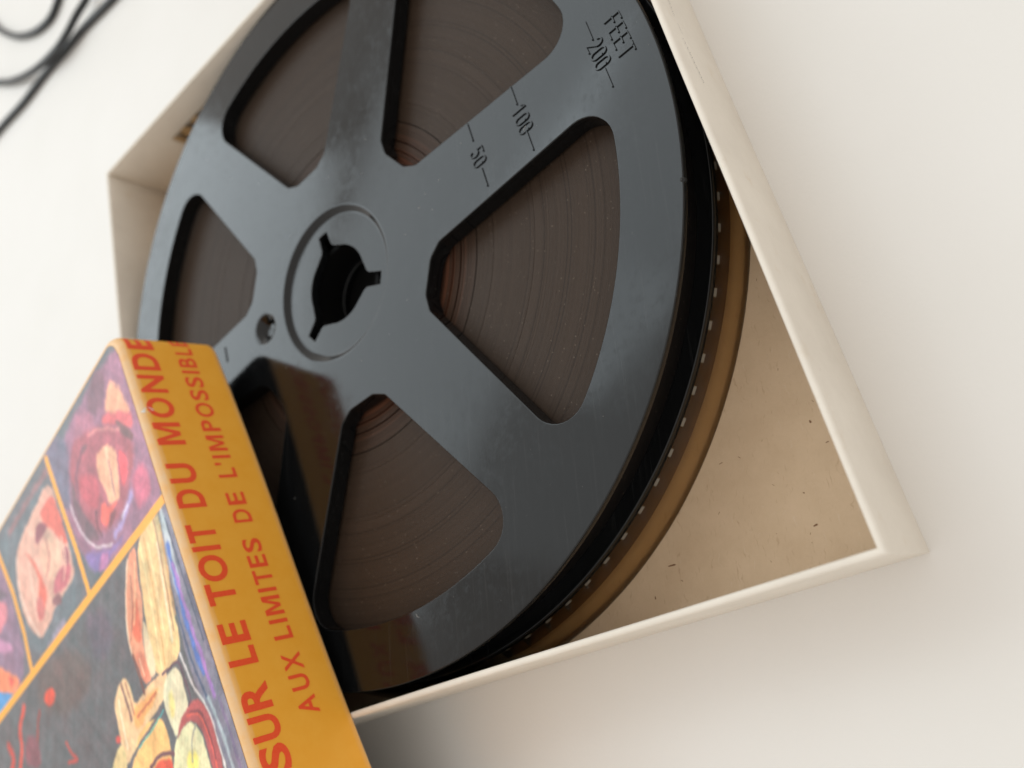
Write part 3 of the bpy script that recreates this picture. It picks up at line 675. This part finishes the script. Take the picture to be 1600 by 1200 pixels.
# printed picture: colours painted on a fine grid in the lid's own millimetres
G = .21; NSG = int(82/G); NTG = int(96/G)
sg = S0+RE+.05+np.arange(NSG+1)*G; tg = RE-.25+np.arange(NTG+1)*G
SS, TT = np.meshgrid(sg, tg, indexing='ij')
sn = lambda f, p: np.sin(f*SS+p)*np.cos(f*1.3*TT+p*2)
wob = .35*(sn(.9, 1)+.6*sn(2.1, 3)+.4*sn(4.3, 5)); wob2 = .35*(sn(1.1, 7)+.6*sn(2.5, 2)+.4*sn(3.9, 9))
img = np.ones(SS.shape+(3,))*np.array((.40, .40, .42))
def lin(c_): c_ = np.array(c_)/255.; return c_
def seg_d(px, py, a, b_):
    ax, ay = a; bx, by = b_; dx, dy = bx-ax, by-ay; L2 = dx*dx+dy*dy+1e-9
    t = np.clip(((px-ax)*dx+(py-ay)*dy)/L2, 0, 1); return np.hypot(px-ax-t*dx, py-ay-t*dy)
for kind, col, soft, wdt, pts in ART:
    pts = list(pts); rule = col == (232, 166, 66)
    for _ in range(0 if rule else 2):                    # soften the outline like a brush would
        cyc = kind == 0; n_p = []; rngk = range(len(pts)) if cyc else range(len(pts)-1)
        if not cyc: n_p.append(pts[0])
        for k in rngk:
            (ax, ay), (bx, by) = pts[k], pts[(k+1) % len(pts)]
            n_p += [(ax*.78+bx*.22, ay*.78+by*.22), (ax*.22+bx*.78, ay*.22+by*.78)]
        if not cyc: n_p.append(pts[-1])
        pts = n_p
    q = 0 if rule else min(soft*.9, .6); X, Y = SS+wob*q, TT+wob2*q
    xs = [p[0] for p in pts]; ys = [p[1] for p in pts]; mg = soft*2+wdt+1
    i0, i1 = np.searchsorted(sg, [min(xs)-mg, max(xs)+mg]); j0, j1 = np.searchsorted(tg, [min(ys)-mg, max(ys)+mg])
    if i1 <= i0 or j1 <= j0: continue
    x, y = X[i0:i1, j0:j1], Y[i0:i1, j0:j1]; D = np.full(x.shape, 1e9)
    if kind == 0:
        ins = np.zeros(x.shape, bool)
        for k in range(len(pts)):
            a, b_ = pts[k], pts[(k+1) % len(pts)]; D = np.minimum(D, seg_d(x, y, a, b_))
            c_ = ((a[1] > y) != (b_[1] > y)) & (x < (b_[0]-a[0])*(y-a[1])/(b_[1]-a[1]+1e-12)+a[0]); ins ^= c_
        D = np.where(ins, -D, D)
    else:
        for a, b_ in zip(pts, pts[1:]): D = np.minimum(D, seg_d(x, y, a, b_))
        D = D-wdt/2
    al = np.clip(.5-D/max(soft if rule else soft*1.1+.10, .1)*.9, 0, 1); al = al*al*(3-2*al)
    tex = 1 if rule else 1+.06*(wob[i0:i1, j0:j1]+.5*wob2[i0:i1, j0:j1])/.5
    C_ = lin(col)*(np.asarray(tex)[..., None] if not rule else 1)
    img[i0:i1, j0:j1] = img[i0:i1, j0:j1]*(1-al[..., None])+C_*al[..., None]
# brush grain
for f_, a_ in ((.35, .05), (.8, .045), (1.9, .04), (4.5, .02)):
    ph = rng.uniform(0, 6, 6); th_ = rng.uniform(0, 3)
    u_, v_ = SS*math.cos(th_)+TT*math.sin(th_), TT*math.cos(th_)-SS*math.sin(th_)
    nz = np.sin(f_*u_+ph[0]+1.3*np.sin(f_*.7*v_+ph[1]))*np.sin(f_*1.2*v_+ph[2]+1.5*np.sin(f_*.6*u_+ph[3]))
    keep = 1-((np.abs(img-lin((232, 166, 66))).sum(-1)) < .12)
    img *= (1+a_*nz*keep)[..., None]; img[..., 0] += .35*a_*np.sin(f_*1.1*u_+ph[4])*nz*keep
img += rng.normal(0, .012, img.shape[:2])[..., None]
gm = img.mean(-1, keepdims=True); img = gm+(img-gm)*1.18; img = np.clip(img-HAZE, .015, 1); img = np.where(img <= .04045, img/12.92, ((img+.055)/1.055)**2.4)*ARTGAIN
P3 = np.array(C0)+SS[..., None]*np.array(LU)-TT[..., None]*np.array(LV)+.035*np.array(LN)
P3[..., 2] -= TABLE; P3 *= MM
ni, nj = SS.shape; ii = np.arange(ni*nj).reshape(ni, nj)
quads = np.stack([ii[:-1, :-1], ii[:-1, 1:], ii[1:, 1:], ii[1:, :-1]], -1).reshape(-1, 4)
sq, tq = SS[:-1, :-1].ravel(), TT[:-1, :-1].ravel()
quads = quads[~((sq < S0+RC) & (tq < RC) & (np.hypot(sq-S0-RC, tq-RC) > RC-RE+.12))]
me = bpy.data.meshes.new('cover_picture'); me.vertices.add(ni*nj); me.vertices.foreach_set('co', P3.ravel())
me.loops.add(quads.size); me.loops.foreach_set('vertex_index', quads.ravel()); me.polygons.add(len(quads))
me.polygons.foreach_set('loop_start', np.arange(0, quads.size, 4)); me.update(calc_edges=True)
ca = me.color_attributes.new('Col', 'FLOAT_COLOR', 'POINT'); cc = np.ones((ni*nj, 4)); cc[:, :3] = img.reshape(-1, 3); ca.data.foreach_set('color', cc.ravel())
obj('cover_picture', me, m_art, lid)
# red lettering on the side that faces the camera
def wrap(s, h):                                         # paper coordinate -> point on the side, folding round the corner
    if s >= RC+S0: p = LP(s, -.0, h); out = LV
    else:
        L = RC*math.pi/2; x = (RC+S0-s)
        if x < L:
            a = x/RC; ds = S0+RC-RC*math.sin(a); dt = RC-RC*math.cos(a); p = LP(ds, dt, h); out = (LV*math.cos(a)-LU*math.sin(a))
        else: p = LP(S0, RC+(x-L), h); out = -LU
    dt = bulge(s, 0, h)[1] if s >= RC+S0 else 0
    if h > -RE:
        q = RE+h; e = RE-math.sqrt(max(RE*RE-q*q, 0)); p = p-out*e; out = (out+LN*.3).normalized()
    return p+LV*(-dt)+out*.035
def letters(name, items, h0, capH, parent, label, bold=.02):
    V, F = [], []
    for ch, s0, s1 in items:
        cu = bpy.data.curves.new('t', 'FONT'); cu.body = ch; cu.size = 1; cu.offset = bold; cu.resolution_u = 5
        o = bpy.data.objects.new('t', cu); sc.collection.objects.link(o); dg = bpy.context.evaluated_depsgraph_get(); dg.update()
        me = bpy.data.meshes.new_from_object(o.evaluated_get(dg)); bpy.data.objects.remove(o); bpy.data.curves.remove(cu)
        bm = bmesh.new()
        if ch == 'M': bm.faces.new([bm.verts.new((x_, y_, 0)) for x_, y_ in ((0, 0), (0, 1), (.27, 1), (.5, .34), (.73, 1), (1, 1), (1, 0), (.80, 0), (.80, .74), (.59, .08), (.41, .08), (.20, .74), (.20, 0))][::-1])
        else: bm.from_mesh(me)
        bmesh.ops.dissolve_limit(bm, angle_limit=.001, verts=bm.verts, edges=bm.edges)
        xs = [v.co.x for v in bm.verts]; ys = [v.co.y for v in bm.verts]; x0, x1, y0, y1 = min(xs), max(xs), min(ys), max(ys)
        bmesh.ops.triangulate(bm, faces=bm.faces)
        for _ in range(2):
            lg = [e for e in bm.edges if e.calc_length() > .14]; bmesh.ops.subdivide_edges(bm, edges=lg, cuts=2); bmesh.ops.triangulate(bm, faces=bm.faces)
        hl, hh = (h0-capH, h0) if ch != "'" else (h0-capH*.35, h0)
        off = len(V)
        for v in bm.verts:
            s = s0+(s1-s0)*(v.co.x-x0)/(x1-x0); h = hl+(hh-hl)*(v.co.y-y0)/(y1-y0); V.append(tuple(wrap(s, h)))
        bm.verts.index_update(); F += [tuple(off+v.index for v in f.verts)[::-1] for f in bm.faces]
        bm.free(); bpy.data.meshes.remove(me)
    me = mesh(name, V, F); o = obj(name, me, m_red, parent); o['label'] = label; return o
T1 = [('S', 71.0, 67.5), ('U', 66.9, 63.5), ('R', 62.8, 59.1), ('L', 56.5, 53.9), ('E', 53.2, 50.2), ('T', 47.5, 44.2), ('O', 43.9, 39.7), ('I', 39.0, 38.2), ('T', 37.6, 34.6),
      ('D', 31.8, 28.6), ('U', 27.5, 24.0), ('M', 20.6, 16.4), ('O', 15.5, 11.6), ('N', 10.6, 7.1), ('D', 6.1, 2.6), ('E', 1.8, -1.0)]
T2 = [('A', 65.2, 62.6), ('U', 61.7, 59.4), ('X', 58.8, 56.2), ('L', 54.1, 52.2), ('I', 51.6, 51.0), ('M', 50.3, 47.3), ('I', 46.6, 46.0), ('T', 45.4, 43.1), ('E', 42.6, 40.6), ('S', 40.1, 37.8),
      ('D', 35.0, 32.7), ('E', 31.9, 29.7), ('L', 27.0, 25.2), ("'", 24.7, 24.2), ('I', 23.4, 22.8), ('M', 22.0, 19.0), ('P', 18.2, 16.0), ('O', 15.4, 12.5), ('S', 12.0, 9.8), ('S', 9.3, 7.1), ('I', 6.4, 5.8), ('B', 5.1, 3.0), ('L', 2.4, .8), ('E', .3, -1.8)]
letters('title_lettering', T1, -1.15, 4.35, shell, 'red capitals SUR LE TOIT DU MONDE', .030)
letters('subtitle_lettering', T2, -8.95, 3.1, shell, "smaller red capitals AUX LIMITES DE L'IMPOSSIBLE", .022)
# white chip where the print has rubbed off the fold
V = []; rr = random.Random(5)
for k in range(9):
    a = k*2*math.pi/9; V.append(tuple(wrap(14.0+.45*math.cos(a)*rr.uniform(.7, 1.2), -1.3+1.0*math.sin(a)*rr.uniform(.6, 1.1))+LV*.02+LN*.02))
obj('rubbed_chip', mesh('rubbed_chip', V, [tuple(range(9))]), m_worn, shell)
V = []
for k in range(9):
    a = k*2*math.pi/9; V.append(tuple(wrap(-1.6+.35*math.cos(a)*rr.uniform(.7, 1.2), -2.6+1.1*math.sin(a)*rr.uniform(.6, 1.1))+LV*.03))
obj('rubbed_chip', mesh('rubbed_chip', V, [tuple(range(9))]), m_worn, shell)

# ------------------------------------------------------------------ cable
A1 = [(-148.8, -139.9), (-144.4, -142.6), (-140.8, -146.7), (-140.6, -153.6), (-142.7, -162.0), (-147.5, -172.6), (-154.2, -182.9), (-163.5, -194.2), (-180.6, -209.7)]
A2 = [(-137.2, -118.7), (-133.1, -123.2), (-130.9, -129.2), (-127.9, -134.9), (-126.0, -141.6), (-126.1, -154.3), (-129.4, -169.2), (-136.1, -185.6), (-150.1, -210.5)]
A3 = [(-124.3, -97.2), (-123.7, -108.9), (-123.5, -122.9), (-122.1, -136.1), (-120.7, -150.0), (-118.1, -164.8), (-116.9, -182.7), (-114.0, -204.1)]
CR = 1.1
path = [(x, y, TABLE+CR) for x, y in A3[::-1]]+[(-126, -80, TABLE+CR), (-135, -68, TABLE+CR), (-146, -76, TABLE+CR), (-144, -98, TABLE+CR+.8)]
for i, (x, y) in enumerate(A2):                         # this strand rides over the one beside it
    k = (.6, 1.6, 2.4, 2.6, 2.6, 1.8, .8, .2, 0)[i]; path.append((x+k*1.8, y+k*2.5, TABLE+CR+k))
path += [(-170, -232, TABLE+CR), (-200, -245, TABLE+CR), (-205, -228, TABLE+CR)]+[(x, y, TABLE+CR) for x, y in A1[::-1]]+[(-160, -134, TABLE+CR), (-185, -140, TABLE+CR), (-230, -165, TABLE+CR), (-300, -170, TABLE+CR)]
def catmull(P, n=10):
    out = []
    for i in range(len(P)-1):
        p0, p1, p2, p3 = (Vector(P[max(i-1, 0)]), Vector(P[i]), Vector(P[i+1]), Vector(P[min(i+2, len(P)-1)]))
        for k in range(n):
            t = k/n; out.append(.5*((2*p1)+(p2-p0)*t+(2*p0-5*p1+4*p2-p3)*t*t+(3*p1-p0-3*p2+p3)*t**3))
    out.append(Vector(P[-1])); return out
cp = catmull(path); V, F = [], []; K = 14
for i, p in enumerate(cp):
    d = (cp[min(i+1, len(cp)-1)]-cp[max(i-1, 0)]).normalized(); s_ = d.cross(Vector((0, 0, 1))).normalized(); u_ = s_.cross(d)
    for k in range(K):
        a = 2*math.pi*k/K; V.append(tuple(p+s_*CR*math.cos(a)+u_*CR*math.sin(a)))
for i in range(len(cp)-1):
    for k in range(K): F.append((i*K+k, i*K+(k+1) % K, (i+1)*K+(k+1) % K, (i+1)*K+k))
F.append(tuple(range(K))); F.append(tuple(range((len(cp)-1)*K, len(cp)*K))[::-1])
o = obj('cable', mesh('cable', V, F, True), m_cable); o['label'] = 'thin black cable coiled in loops on the white table'; o['category'] = 'cable'
